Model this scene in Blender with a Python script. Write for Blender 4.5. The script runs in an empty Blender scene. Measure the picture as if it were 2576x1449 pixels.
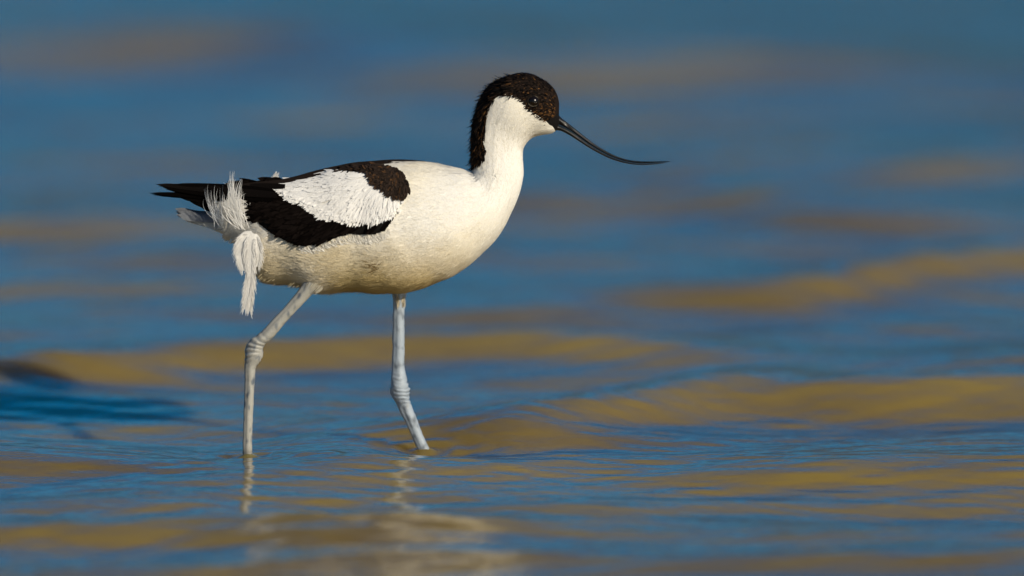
import bpy, math
import numpy as np
from mathutils import Vector

rng = np.random.default_rng(7)
C = bpy.context.scene.collection
scene = bpy.context.scene

# ------------------------------------------------------------------ camera, sky, sun
PITCH = math.radians(6.5)
DIST = 8.0
W_FRAME = 0.88                       # metres across the frame at the bird
S = W_FRAME / 2576.0                 # metres per modelling unit (the bird is drawn in units)
SP, CP = math.sin(PITCH), math.cos(PITCH)
FEET = 1145.0                        # unit row of the water line under the bird

cam_d = bpy.data.cameras.new('camera'); cam = bpy.data.objects.new('camera', cam_d); C.objects.link(cam)
tz = (FEET - 724.5) * S / CP
cam.location = (0, -DIST * CP, tz + DIST * SP)
cam.rotation_euler = (math.pi / 2 - PITCH, 0, 0)
cam_d.sensor_width = 36; cam_d.lens = 36 * DIST / W_FRAME
cam_d.clip_start = 0.1; cam_d.clip_end = 5000
cam_d.dof.use_dof = True; cam_d.dof.focus_distance = DIST - 0.035; cam_d.dof.aperture_fstop = 2.7
scene.camera = cam
CAMZ = cam.location.z; CAMY = cam.location.y

SUN_EL, SUN_AZ = math.radians(24), math.radians(43)      # behind the camera, to its right
sun_vec = Vector((math.sin(SUN_AZ) * math.cos(SUN_EL), -math.cos(SUN_AZ) * math.cos(SUN_EL), math.sin(SUN_EL)))
world = bpy.data.worlds.new('World'); scene.world = world; world.use_nodes = True
nt = world.node_tree; bg = nt.nodes['Background']
sky = nt.nodes.new('ShaderNodeTexSky'); sky.sky_type = 'NISHITA'; sky.sun_disc = False
sky.sun_elevation = SUN_EL; sky.sun_rotation = math.pi - SUN_AZ
sky.altitude = 0; sky.air_density = 1.0; sky.dust_density = 0.15; sky.ozone_density = 6.0
hs = nt.nodes.new('ShaderNodeHueSaturation'); hs.inputs['Saturation'].default_value = 1.48; hs.inputs['Hue'].default_value = 0.496; hs.inputs['Value'].default_value = 1.0
nt.links.new(sky.outputs[0], hs.inputs['Color']); nt.links.new(hs.outputs[0], bg.inputs[0]); bg.inputs[1].default_value = 0.058
sd = bpy.data.lights.new('sun', 'SUN'); sun = bpy.data.objects.new('sun', sd); C.objects.link(sun)
sd.energy = 4.85; sd.angle = math.radians(0.5); sd.color = (1.0, 0.89, 0.70)
sun.rotation_euler = sun_vec.to_track_quat('Z', 'Y').to_euler()
scene.view_settings.view_transform = 'Standard'; scene.view_settings.look = 'None'
scene.view_settings.exposure = 0.0; scene.view_settings.gamma = 1.0
scene.cycles.max_bounces = 6

# ------------------------------------------------------------------ helpers
def link_mesh(name, V, F, mat=None, parent=None, col=None, smooth=True, nrm=None):
    """V (n,3) array; F list of equally long or mixed faces"""
    me = bpy.data.meshes.new(name)
    V = np.asarray(V, dtype=np.float64)
    if isinstance(F, np.ndarray):
        k = F.shape[1]; n = len(F)
        me.vertices.add(len(V)); me.vertices.foreach_set('co', V.astype(np.float32).ravel())
        me.loops.add(n * k); me.loops.foreach_set('vertex_index', F.astype(np.int32).ravel())
        me.polygons.add(n); me.polygons.foreach_set('loop_start', np.arange(0, n * k, k, dtype=np.int32))
        me.update(calc_edges=True)
    else:
        me.from_pydata(V.tolist(), [], F)
    if smooth: me.polygons.foreach_set('use_smooth', np.ones(len(me.polygons), dtype=bool))
    if col is not None:
        a = me.color_attributes.new('Col', 'FLOAT_COLOR', 'POINT')
        c = np.ones((len(V), 4), dtype=np.float32); c[:, :3] = col
        a.data.foreach_set('color', c.ravel())
    if nrm is not None: me.normals_split_custom_set_from_vertices(np.asarray(nrm).tolist())
    o = bpy.data.objects.new(name, me); C.objects.link(o)
    if mat is not None: me.materials.append(mat)
    if parent is not None: o.parent = parent
    return o

def P3(px, py, y=0.0):
    """modelling units (as seen side on, y in metres towards +y) -> world"""
    px = np.asarray(px, float); py = np.asarray(py, float); y = np.asarray(y, float) + 0 * px
    return np.stack([(px - 1288) * S, y, ((FEET - py) * S - y * SP) / CP], -1)

def cr(pts, n, closed=False):
    """Catmull-Rom through rows of pts, chord length spaced, n samples"""
    P = np.asarray(pts, float)
    d = np.r_[0, np.cumsum(np.sqrt(np.maximum(1e-9, np.linalg.norm(np.diff(P, axis=0), axis=1))))]
    d /= d[-1]
    m = np.gradient(P, d, axis=0)
    t = np.linspace(0, 1, n)
    i = np.clip(np.searchsorted(d, t, side='right') - 1, 0, len(P) - 2)
    h = (d[i + 1] - d[i]); s = ((t - d[i]) / h)[:, None]; h = h[:, None]
    return ((2*s**3-3*s**2+1)*P[i] + (s**3-2*s**2+s)*h*m[i] + (-2*s**3+3*s**2)*P[i+1] + (s**3-s**2)*h*m[i+1])

def grid_faces(nu, nv, wrap):
    i, j = np.meshgrid(np.arange(nu - 1), np.arange(nv if wrap else nv - 1), indexing='ij')
    a = i * nv + j; b = i * nv + (j + 1) % nv
    return np.stack([a, b, b + nv, a + nv], -1).reshape(-1, 4)

def in_poly(px, py, poly):
    r = np.zeros(np.shape(px), bool); n = len(poly)
    for k in range(n):
        x0, y0 = poly[k]; x1, y1 = poly[(k + 1) % n]
        if y0 == y1: continue
        c = ((y0 > py) != (y1 > py)) & (px < (x1 - x0) * (py - y0) / (y1 - y0) + x0)
        r ^= c
    return r

def edge_dist(px, py, poly):
    d = np.full(np.shape(px), 1e9)
    for k in range(len(poly)):
        x0, y0 = poly[k]; x1, y1 = poly[(k + 1) % len(poly)]
        ex, ey = x1 - x0, y1 - y0
        t = np.clip(((px - x0) * ex + (py - y0) * ey) / (ex * ex + ey * ey + 1e-9), 0, 1)
        d = np.minimum(d, np.hypot(px - x0 - t * ex, py - y0 - t * ey))
    return d

def vnoise(x, y, z=0.0, seed=0):
    """cheap smooth noise in about -1..1"""
    r = np.random.default_rng(seed); out = 0
    for k in range(9):
        a = r.uniform(0, 2 * math.pi); b = r.uniform(-1, 1); f = r.uniform(0.6, 1.8)
        c = math.sqrt(1 - b * b)
        out = out + np.sin(f * (x * c * math.cos(a) + y * c * math.sin(a) + z * b) + r.uniform(0, 6.28)
                           + 0.9 * np.sin(f * 0.7 * (x * math.sin(a + 1) - y * math.cos(a + 1)) + k))
    return out / 4.0

def norm(v):
    return v / np.maximum(1e-12, np.linalg.norm(v, axis=-1, keepdims=True))

# ------------------------------------------------------------------ materials
def new_mat(name):
    m = bpy.data.materials.new(name); m.use_nodes = True
    return m, m.node_tree.nodes, m.node_tree.links, m.node_tree.nodes['Principled BSDF']

def attr_mat(name, rough, spec=0.3, bump_scale=900.0, bump=0.0004, translucent=0.0, var=0.12):
    m, N, L, b = new_mat(name)
    a = N.new('ShaderNodeAttribute'); a.attribute_name = 'Col'
    tc = N.new('ShaderNodeTexCoord')
    n = N.new('ShaderNodeTexNoise'); n.inputs['Scale'].default_value = bump_scale; n.inputs['Detail'].default_value = 4
    L.new(tc.outputs['Object'], n.inputs['Vector'])
    mr = N.new('ShaderNodeMapRange'); mr.inputs['To Min'].default_value = 1 - var; mr.inputs['To Max'].default_value = 1 + var
    L.new(n.outputs['Fac'], mr.inputs['Value'])
    mul = N.new('ShaderNodeVectorMath'); mul.operation = 'MULTIPLY'
    L.new(a.outputs['Color'], mul.inputs[0]); L.new(mr.outputs['Result'], mul.inputs[1])
    L.new(mul.outputs[0], b.inputs['Base Color'])
    b.inputs['Roughness'].default_value = rough; b.inputs['Specular IOR Level'].default_value = spec
    bp = N.new('ShaderNodeBump'); bp.inputs['Distance'].default_value = bump; bp.inputs['Strength'].default_value = 0.6
    L.new(n.outputs['Fac'], bp.inputs['Height']); L.new(bp.outputs[0], b.inputs['Normal'])
    if translucent > 0:
        t = N.new('ShaderNodeBsdfTranslucent'); L.new(mul.outputs[0], t.inputs['Color'])
        mx = N.new('ShaderNodeMixShader'); mx.inputs[0].default_value = translucent
        out = N['Material Output']
        L.new(b.outputs[0], mx.inputs[1]); L.new(t.outputs[0], mx.inputs[2]); L.new(mx.outputs[0], out.inputs[0])
    return m

M_PLUM = attr_mat('plumage', 0.85, 0.15, 700, 0.0006, 0.15)
M_DARK = attr_mat('dark_plumage', 0.8, 0.0, 700, 0.0004, 0)
M_FLUFF = attr_mat('fluffy_plumage', 0.9, 0.1, 700, 0.0002, 0.4)
M_SKIN = attr_mat('leg_skin', 0.42, 0.4, 1400, 0.0006, 0, 0.22)
M_BILL = attr_mat('bill_horn', 0.33, 0.3, 500, 0.0003, 0, 0.3)
M_EYE, _N, _L, _b = new_mat('eye_gloss')
_b.inputs['Base Color'].default_value = (0.006, 0.004, 0.003, 1); _b.inputs['Roughness'].default_value = 0.2; _b.inputs['IOR'].default_value = 1.45

# ------------------------------------------------------------------ water
def ground_y(py, z=0.0):
    """distance along the view at which a level z shows on unit row py"""
    a = PITCH + math.atan((py - 724.5) * S / DIST)
    return CAMY + (CAMZ - z) / math.tan(a)
def ground_x(px, y):
    return (px - 1288) * S * (y - CAMY) / DIST / CP

def axis(a, b, step, far_a, far_b, g=1.06):
    mid = np.arange(a, b + step * 0.5, step)
    lo = []; v = a; s = step
    while v > far_a: s *= g; v -= s; lo.append(v)
    hi = []; v = b; s = step
    while v < far_b: s *= g; v += s; hi.append(v)
    return np.r_[np.array(lo)[::-1], mid, np.array(hi)]

xs = axis(-0.8, 0.8, 0.003, -900, 900, 1.05)
ys = np.r_[axis(-1.3, 2.0, 0.0045, -60, 1.9999, 1.05)]
ys = np.r_[ys[ys <= 2.0], axis(2.0, 5.2, 0.009, 1.9999, 1800, 1.05)[1:]]
ys = np.unique(np.round(ys, 5))
X, Y = np.meshgrid(xs, ys, indexing='ij')
dx = np.gradient(xs)[:, None]; dy = np.gradient(ys)[None, :]
sp = np.maximum(dx, dy)
H = np.zeros_like(X)
wr = np.random.default_rng(21)
wx = X + 0.10 * np.sin(1.7 * X + 2.3 * Y + 1.0) + 0.05 * np.sin(5.1 * X - 3.3 * Y)
wy = Y + 0.12 * np.sin(1.3 * X - 1.9 * Y + 2.0) + 0.045 * np.sin(4.3 * X + 2.9 * Y + 0.7)
near = np.clip(1.25 - 0.0 * Y, 0, 1)
for k in range(46):
    lam = 0.045 * (0.75 / 0.045) ** wr.uniform(0, 1)
    th = wr.normal(0, 0.42) + math.pi / 2 + 0.12
    kk = 2 * math.pi / lam
    slope = 0.0155 * (1.3 if 0.14 < lam < 0.4 else 1.0)
    if lam > 0.4: slope *= 0.8
    A = slope / kk * wr.uniform(0.6, 1.4)
    ph = wr.uniform(0, 6.28)
    fade = np.clip((lam / sp - 3) / 4, 0, 1)
    mod = 0.75 + 0.5 * np.sin(kk * 0.11 * (wx * math.cos(th + 1) + wy * math.sin(th + 1)) + ph * 2)
    H += (0.55 + 0.45 / (1 + np.exp((Y - 2.8) * 2))) * A * fade * mod * np.sin(kk * (wx * math.cos(th) + wy * math.sin(th)) + ph)

nearfade = 1 / (1 + np.exp((Y - 0.75) * 5))
for k in range(22):
    lam = 0.022 * (0.09 / 0.022) ** wr.uniform(0, 1); th = wr.normal(0, 0.33) + math.pi / 2 - 0.05; kk = 2 * math.pi / lam
    env = 0.55 + 0.75 * np.sin(3.1 * X * math.cos(k) + 6.3 * Y * math.sin(k * 1.7) + k)
    H += 0.011 / kk * wr.uniform(.6, 1.4) * np.clip((lam / sp - 3) / 3, 0, 1) * nearfade * env * np.sin(kk * (wx * math.cos(th) + wy * math.sin(th)) + wr.uniform(0, 6.28))

def ridge(pts, A, sf=0.05, sb=0.07, fall=0.14):
    """a wavelet whose crest runs through pts (unit columns/rows on the water)"""
    global H
    gy = np.array([ground_y(p[1], A) for p in pts]); gx = np.array([ground_x(p[0], g) for p, g in zip(pts, gy)])
    am = np.array([p[2] if len(p) > 2 else 1.0 for p in pts])
    o = np.argsort(gx); gx, gy, am = gx[o], gy[o], am[o]
    tt = np.linspace(0, 1, len(gx))
    yc = np.interp(xs, gx, gy); ac = np.interp(xs, gx, am)
    for _ in range(3):
        kx = np.ones(31) / 31
        c = (xs > -1.0) & (xs < 1.0)
        yc[c] = np.convolve(np.pad(yc[c], 15, 'edge'), kx, 'valid'); ac[c] = np.convolve(np.pad(ac[c], 15, 'edge'), kx, 'valid')
    ends = np.exp(-(np.clip(gx[0] - xs, 0, None) / fall) ** 2) * np.exp(-(np.clip(xs - gx[-1], 0, None) / fall) ** 2)
    D = Y - yc[:, None]
    prof = np.where(D < 0, np.exp(-0.5 * (D / sf) ** 2), np.exp(-0.5 * (D / sb) ** 2))
    H += A * (ac * ends)[:, None] * prof

ridge([(-60, 915, 1.45), (300, 880, 1.3), (560, 862, 1.1), (820, 850), (1120, 826), (1420, 838), (1650, 862, .7)], 0.018, 0.066, 0.08)
ridge([(1060, 1048, .7), (1300, 1018), (1560, 975), (1900, 912), (2150, 942, .8), (2400, 922), (2700, 925)], 0.027, 0.085, 0.09)
ridge([(-80, 990), (200, 992), (380, 1005, .6)], 0.007, 0.06, 0.05)
ridge([(1130, 778, .7), (1300, 770), (1420, 775, .7)], 0.008, 0.045, 0.06)
ridge([(2130, 822, .8), (2290, 815)], 0.009, 0.05, 0.06)
ridge([(60, 765, .8), (220, 758), (350, 768, .7)], 0.009, 0.05, 0.06)
ridge([(1850, 945, .6), (2100, 925), (2330, 930, .7)], 0.006, 0.03, 0.05)
ridge([(650, 705, .7), (300, 700), (80, 708, .7)], 0.007, 0.05, 0.06)
ridge([(2000, 700, .6), (2200, 658), (2420, 618), (2620, 608)], 0.022, 0.06, 0.1)
ridge([(1250, 740, .5), (1600, 722), (1850, 710), (2000, 726, .6)], 0.012, 0.07, 0.09)
ridge([(-100, 1318), (200, 1308), (560, 1302), (1000, 1300, .8)], 0.010, 0.04, 0.05)
ridge([(620, 1192, .8), (800, 1186), (1000, 1192, .7)], 0.007, 0.035, 0.05)
ridge([(2100, 1180, .6), (2350, 1172), (2650, 1165)], 0.003, 0.04, 0.05)
ridge([(1120, 1128, .8), (1260, 1118)], 0.005, 0.03, 0.04)
ridge([(120, 628, .7), (420, 630), (640, 640, .6)], 0.014, 0.08, 0.1)
ridge([(1360, 600, .8), (1700, 594)], 0.014, 0.09, 0.1)
ridge([(2350, 905, .8), (2600, 890)], 0.010, 0.05, 0.06)
ridge([(-50, 545), (200, 540)], 0.018, 0.1, 0.12)
ridge([(1420, 445, .8), (1650, 430), (1980, 478)], 0.034, 0.14, 0.14, .25)
ridge([(2200, 355, .8), (2600, 340)], 0.018, 0.14, 0.14, .25)
ridge([(100, 60, .8), (330, 50), (640, 30)], 0.044, 0.2, 0.2, .3)
ridge([(1300, 120), (1800, 110)], 0.032, 0.2, 0.2, .3)
# rings where the legs break the surface
for (fx, fy) in (((622 - 1288) * S, -0.018), ((1067 - 1288) * S, 0.018)):
    R = np.hypot(X - fx, Y - fy)
    i_ = np.argmin(abs(xs - fx)); j_ = np.argmin(abs(ys - fy))
    H -= H[i_, j_] * np.exp(-(R / 0.07) ** 2)
    H += 0.0022 * np.exp(-np.clip(R - 0.004, 0, None) / 0.005)
    H += 0.0017 * np.exp(-R / 0.035) * np.cos((R - 0.004) * 2 * math.pi / 0.024) * np.clip(0.02 / sp, 0, 1)
fade = np.exp(-np.clip(Y - 30, 0, None) / 60)
V = np.stack([X, Y, H * fade], -1).reshape(-1, 3)
M_WATER, N, L, b = new_mat('turbid_water')
b.inputs['Base Color'].default_value = (0.235, 0.150, 0.036, 1)
b.inputs['Roughness'].default_value = 0.09; b.inputs['IOR'].default_value = 1.58
b.inputs['Subsurface Weight'].default_value = 1.0; b.inputs['Subsurface Radius'].default_value = (0.05, 0.042, 0.02); b.inputs['Subsurface Scale'].default_value = 1.0
tc = N.new('ShaderNodeTexCoord')
mp = N.new('ShaderNodeMapping'); mp.inputs['Scale'].default_value = (0.40, 1, 1); mp.inputs['Rotation'].default_value = (0, 0, 0.12)
L.new(tc.outputs['Object'], mp.inputs[0])
n1 = N.new('ShaderNodeTexNoise'); n1.inputs['Scale'].default_value = 26; n1.inputs['Detail'].default_value = 3; n1.inputs['Distortion'].default_value = 0.4
n2 = N.new('ShaderNodeTexNoise'); n2.inputs['Scale'].default_value = 2.2; n2.inputs['Detail'].default_value = 4
L.new(mp.outputs[0], n1.inputs['Vector']); L.new(tc.outputs['Object'], n2.inputs['Vector'])
n3 = N.new('ShaderNodeTexNoise'); n3.inputs['Scale'].default_value = 85; n3.inputs['Detail'].default_value = 2; L.new(mp.outputs[0], n3.inputs['Vector'])
bp0 = N.new('ShaderNodeBump'); bp0.inputs['Distance'].default_value = 0.0007; bp0.inputs['Strength'].default_value = 1; L.new(n3.outputs['Fac'], bp0.inputs['Height'])
bp = N.new('ShaderNodeBump'); bp.inputs['Distance'].default_value = 0.0021; bp.inputs['Strength'].default_value = 1
L.new(n1.outputs['Fac'], bp.inputs['Height']); L.new(bp0.outputs[0], bp.inputs['Normal']); L.new(bp.outputs[0], b.inputs['Normal'])
# body of the water scatters brown; its surface mirrors the sky more the flatter it is seen
N.remove(b); b = N.new('ShaderNodeSubsurfaceScattering'); b.falloff = 'RANDOM_WALK'; b.inputs['Radius'].default_value = (0.26, 0.22, 0.10); b.inputs['Scale'].default_value = 1.0
L.new(bp.outputs[0], b.inputs['Normal'])
gl = N.new('ShaderNodeBsdfGlossy'); gl.inputs['Roughness'].default_value = 0.12; L.new(bp.outputs[0], gl.inputs['Normal'])
fr_ = N.new('ShaderNodeFresnel'); fr_.inputs['IOR'].default_value = 1.33; L.new(bp.outputs[0], fr_.inputs['Normal'])
fm = N.new('ShaderNodeMapRange'); fm.inputs['From Min'].default_value = 0.10; fm.inputs['From Max'].default_value = 0.50
fm.inputs['To Min'].default_value = 0.05; fm.inputs['To Max'].default_value = 0.93
L.new(fr_.outputs[0], fm.inputs['Value'])
wm_ = N.new('ShaderNodeMixShader'); L.new(fm.outputs[0], wm_.inputs[0]); L.new(b.outputs[0], wm_.inputs[1]); L.new(gl.outputs[0], wm_.inputs[2])
L.new(wm_.outputs[0], N['Material Output'].inputs[0])
cr_ = N.new('ShaderNodeValToRGB'); cr_.color_ramp.elements[0].position = .35; cr_.color_ramp.elements[1].position = .7
cr_.color_ramp.elements[0].color = (0.135, 0.093, 0.032, 1); cr_.color_ramp.elements[1].color = (0.28, 0.192, 0.042, 1)
L.new(n2.outputs['Fac'], cr_.inputs[0]); L.new(cr_.outputs[0], b.inputs['Color'])
water = link_mesh('water', V, grid_faces(len(xs), len(ys), False)[:, ::-1].copy(), M_WATER)
water['kind'] = 'structure'; water['label'] = 'rippled shallow muddy water reflecting blue sky'

# added dark shore, unseen above the frame, only to darken the distant water's reflection
M_DARK_SHORE, N, L, b = new_mat('added_shore_dark')
b.inputs['Roughness'].default_value = 1; b.inputs['Specular IOR Level'].default_value = 0
tc = N.new('ShaderNodeTexCoord'); nz = N.new('ShaderNodeTexNoise'); nz.inputs['Scale'].default_value = 0.5; nz.inputs['Detail'].default_value = 6
L.new(tc.outputs['Object'], nz.inputs['Vector'])
rp = N.new('ShaderNodeValToRGB'); rp.color_ramp.elements[0].color = (0.030, 0.036, 0.022, 1); rp.color_ramp.elements[1].color = (0.085, 0.080, 0.045, 1)
L.new(nz.outputs['Fac'], rp.inputs[0]); L.new(rp.outputs[0], b.inputs['Base Color'])
hx = np.linspace(-220, 220, 300); hy = np.linspace(0, 1, 30)
HX, HY = np.meshgrid(hx, hy, indexing='ij')
hh = 6.6 + 0.7 * vnoise(hx / 9, hx * 0, 0, 61) + 0.3 * vnoise(hx / 1.7, hx * 0, 0, 62)
HZ = hh[:, None] * np.sin(np.pi * np.clip(HY * .62, 0, 1)) ** .55 + 0.35 * vnoise(HX / 1.3, HY * 9, 0, 63) * np.sin(np.pi * HY)
link_mesh('added_shore', np.stack([HX, 60 + 0.0006 * HX ** 2 + 26 * HY, HZ - .3], -1).reshape(-1, 3), grid_faces(300, 30, False)[:, ::-1].copy(), M_DARK_SHORE)['kind'] = 'structure'

# ------------------------------------------------------------------ bird: body surface
bird = bpy.data.objects.new('avocet', None); C.objects.link(bird)
bird['label'] = 'black and white wading bird with long upcurved black bill walking through shallow water'
bird['category'] = 'bird'

ST = [  # back point, front point, half width
 (528,500, 520,566, 12),(560,486, 552,584, 30),(600,474, 590,600, 52),(645,468, 628,652, 76),(690,461, 658,708, 98),(745,451, 735,720, 116),
 (800,437, 800,737, 129),(870,419, 880,734, 138),(940,410, 960,736, 143),(1010,406, 1040,729, 141),(1070,409, 1110,706, 135),
 (1120,414, 1170,674, 125),(1158,423, 1222,631, 111),(1178,432, 1265,578, 96),(1187,433, 1293,528, 82),(1189,420, 1310,478, 70),
 (1187,395, 1318,432, 62),(1187,362, 1318,398, 57),(1188,330, 1319,376, 55),(1191,302, 1326,361, 56),(1197,276, 1336,350, 59),
 (1207,248, 1349,343, 62),(1226,222, 1362,339, 64),(1262,199, 1374,336, 64),(1305,184, 1383,334, 61),(1348,192, 1390,331, 54),
 (1378,210, 1396,327, 45),(1395,234, 1400,322, 35),(1402,260, 1402,316, 25),(1401,285, 1402,308, 11)]
NU, NV = 800, 300
Q = cr(ST, NU)
th = np.linspace(0, 2 * math.pi, NV, endpoint=False)   # 0 = back, pi = front
def surf(Q, th):
    U = Q[:, None, 0:2]; Lw = Q[:, None, 2:4]; w = Q[:, None, 4]
    c = (np.cos(th))[None, :]; s = np.sin(th)[None, :]
    Cn = (U + Lw) / 2; R = (U - Lw) / 2
    pp = Cn + c[..., None] * R
    # fuller below the middle of the body, rounder in neck and head
    yy = -w * np.sign(s) * np.abs(s) ** 0.92 * (1 - 0.10 * c * np.clip((w - 70) / 60, 0, 1))
    return pp[..., 0], pp[..., 1], yy * S
PX, PY, YY = surf(Q, th)
# soft lumps of the plumage: folds down the breast, hollow where the neck joins
lump = 0.0010 * vnoise(PX / 26, PY / 42, YY * 60, 3) + 0.00022 * vnoise(PX / 13, PY / 15, YY * 160, 5)
_u = np.linspace(0, 1, NU)[:, None] * 260; _v = th[None, :] * 22
lump = lump + 0.00018 * vnoise(_u * .12, _v * 1.0, 0, 6)
B3 = P3(PX, PY, YY)
def normals(B):
    du = np.gradient(B, axis=0); dv = np.roll(B, -1, 1) - np.roll(B, 1, 1)
    n = norm(np.cross(du, dv)); c = B.mean(axis=1, keepdims=True)
    sgn = np.sign((n * (B - c)).sum(-1, keepdims=True)); sgn[sgn == 0] = 1
    return n * sgn, norm(du)
NB, TB = normals(B3)
bodyish = np.clip(1 - np.abs(PX - 1300) / 5000, 0.4, 1)
B3 = B3 + NB * (lump * bodyish)[..., None]
NB, TB = normals(B3)

CAP = [(1404,288),(1392,297),(1380,302),(1369,304),(1357,296),(1344,287),(1330,275),(1319,262),(1308,253),(1294,245),(1276,239),(1260,241),
       (1247,250),(1236,266),(1227,286),(1222,309),(1223,332),(1216,354),(1222,379),(1220,395),(1206,410),(1190,424),(1183,420),(1179,400),(1176,330),(1160,160),(1440,160),(1440,288)]
WING = [(600,464),(637,499),(634,532),(656,566),(686,590),(726,611),(753,621),(790,620),(838,603),(880,592),(944,593),(972,582),(999,545),(1020,505),(1030,466),(1016,436),(1000,425),(978,418),(929,419),(850,428),(780,441),(720,454),(650,461)]
WHITE = [(718,465),(762,453),(807,445),(870,438),(914,441),(925,450),(935,462),(960,478),(990,502),(1020,508),(1006,535),(990,547),(929,566),(853,560),(808,550),(783,526),(732,508),(701,484)]
WHT = np.array([0.80, 0.78, 0.74]); 
def white_tone(px, py, n=None):
    """clean white above, belly shade and brown water bounce painted in buff, one stain"""
    c = np.ones(np.shape(px) + (3,)) * WHT
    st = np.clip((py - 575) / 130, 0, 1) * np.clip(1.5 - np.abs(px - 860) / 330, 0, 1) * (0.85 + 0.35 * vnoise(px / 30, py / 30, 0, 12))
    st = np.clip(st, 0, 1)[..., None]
    c = c * (1 - st) + st * np.array([0.54, 0.43, 0.22])  # buff stands for shade and bounced light under the belly
    wm = np.clip(.5 + .7 * vnoise(px / 38, py / 55, 2, 44), 0, 1)[..., None]
    c = c * (1 - wm * np.array([.01, .045, .13]))
    d = np.exp(-(((px - 948) / 16) ** 2 + ((py - 672) / 18) ** 2)) * (vnoise(px / 5, py / 4, 0, 31) > -0.6) * 1.25
    d = np.clip(d, 0, 1)
    return c * (1 - 0.85 * d[..., None]) + d[..., None] * np.array([.10, .06, .015])
BLK = np.array([0.0042, 0.0034, 0.0032])
def plum_col(px, py, y, jit=0):
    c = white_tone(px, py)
    cap = in_poly(px + jit, py + jit, CAP)
    c[cap] = (0.011, 0.006, 0.004)
    bl_ = in_poly(px, py, [(1369,302),(1380,313),(1388,317),(1396,329),(1420,320),(1404,284)])
    c[bl_] = (.006, .005, .005)
    top = (np.abs(y) < 0.011) & (px > 690) & (px < 1066 - 400 * np.abs(y) / 0.011 * 0.2) & (py < 475)
    c[top] = BLK
    return c
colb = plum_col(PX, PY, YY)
body_V = [B3.reshape(-1, 3)]; body_C = [colb.reshape(-1, 3)]
body_F = [grid_faces(NU, NV, True)]

# look-up of the near flank: unit position -> y and normal
GX0, GY0, GST = 380, 150, 2.0
gw, gh = int((1450 - GX0) / GST), int((800 - GY0) / GST)
ymap = np.full((gw, gh), np.nan); nmap = np.zeros((gw, gh, 3))
near = YY < 0
pu = (B3[..., 0] / S + 1288)[near]; pv = (FEET - (B3[..., 2] * CP + B3[..., 1] * SP) / S)[near]
gi = np.clip(((pu - GX0) / GST).astype(int), 0, gw - 1); gj = np.clip(((pv - GY0) / GST).astype(int), 0, gh - 1)
yv = B3[..., 1][near]; nv_ = NB[near]
o = np.argsort(-yv)          # nearest written last
ymap[gi[o], gj[o]] = yv[o]; nmap[gi[o], gj[o]] = nv_[o]
for _ in range(60):
    bad = np.isnan(ymap)
    if not bad.any(): break
    acc = np.zeros_like(ymap); cnt = np.zeros_like(ymap); na = np.zeros_like(nmap)
    for a, c_ in ((1, 0), (-1, 0), (0, 1), (0, -1)):
        r = np.roll(ymap, (a, c_), (0, 1)); rn = np.roll(nmap, (a, c_), (0, 1)); ok = ~np.isnan(r)
        acc[ok] += r[ok]; cnt[ok] += 1; na[ok] += rn[ok]
    f = bad & (cnt > 0)
    ymap[f] = acc[f] / cnt[f]; nmap[f] = na[f]
ymap[np.isnan(ymap)] = 0
nmap = norm(nmap)
def look(px, py):
    fx = np.clip((px - GX0) / GST - .5, 0, gw - 2.001); fy = np.clip((py - GY0) / GST - .5, 0, gh - 2.001)
    i = fx.astype(int); j = fy.astype(int); a = fx - i; c_ = fy - j
    def bl(M):
        if M.ndim == 3: A, Cc = a[..., None], c_[..., None]
        else: A, Cc = a, c_
        return (M[i, j] * (1 - A) * (1 - Cc) + M[i + 1, j] * A * (1 - Cc) + M[i, j + 1] * (1 - A) * Cc + M[i + 1, j + 1] * A * Cc)
    return bl(ymap), norm(bl(nmap))

class Soup:
    """collects feather blades as triangles/quads (quads only, tips collapse)"""
    def __init__(s): s.V = []; s.C = []; s.F = []; s.n = 0; s.N = []; s.has = False
    def add(s, P, col, mirror=False, nrm=None):
        """P (m, rows, cols, 3)   col (m,3) or (m,rows,cols,3)"""
        m, r, c, _ = P.shape
        f = grid_faces(r, c, False)
        if nrm is not None: f = f[:, ::-1]
        F = (f[None] + (np.arange(m) * r * c)[:, None, None]).reshape(-1, 4)
        if col.ndim == 2: col = np.broadcast_to(col[:, None, None, :], P.shape)
        for mir in ((False, True) if mirror else (False,)):
            Vv = P.reshape(-1, 3).copy()
            if mir: Vv[:, 1] *= -1
            s.V.append(Vv); s.C.append(col.reshape(-1, 3)); s.F.append(F + s.n); s.n += len(Vv)
            if nrm is None: s.N.append(np.zeros_like(Vv))
            else: s.has = True; s.N.append(np.broadcast_to(nrm[:, None, None, :], P.shape).reshape(-1, 3))
    def build(s, name, mat, parent, extraV=None):
        return link_mesh(name, np.concatenate(s.V), np.concatenate(s.F), mat, parent, np.concatenate(s.C), nrm=np.concatenate(s.N) if s.has else None)

def mirror_true(P):
    """mirror the bird's near side to its far side, about the body's own slightly leaning mid plane"""
    Q_ = P.copy(); Q_[..., 2] += 2 * Q_[..., 1] * SP / CP; Q_[..., 1] *= -1
    return Q_

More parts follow.
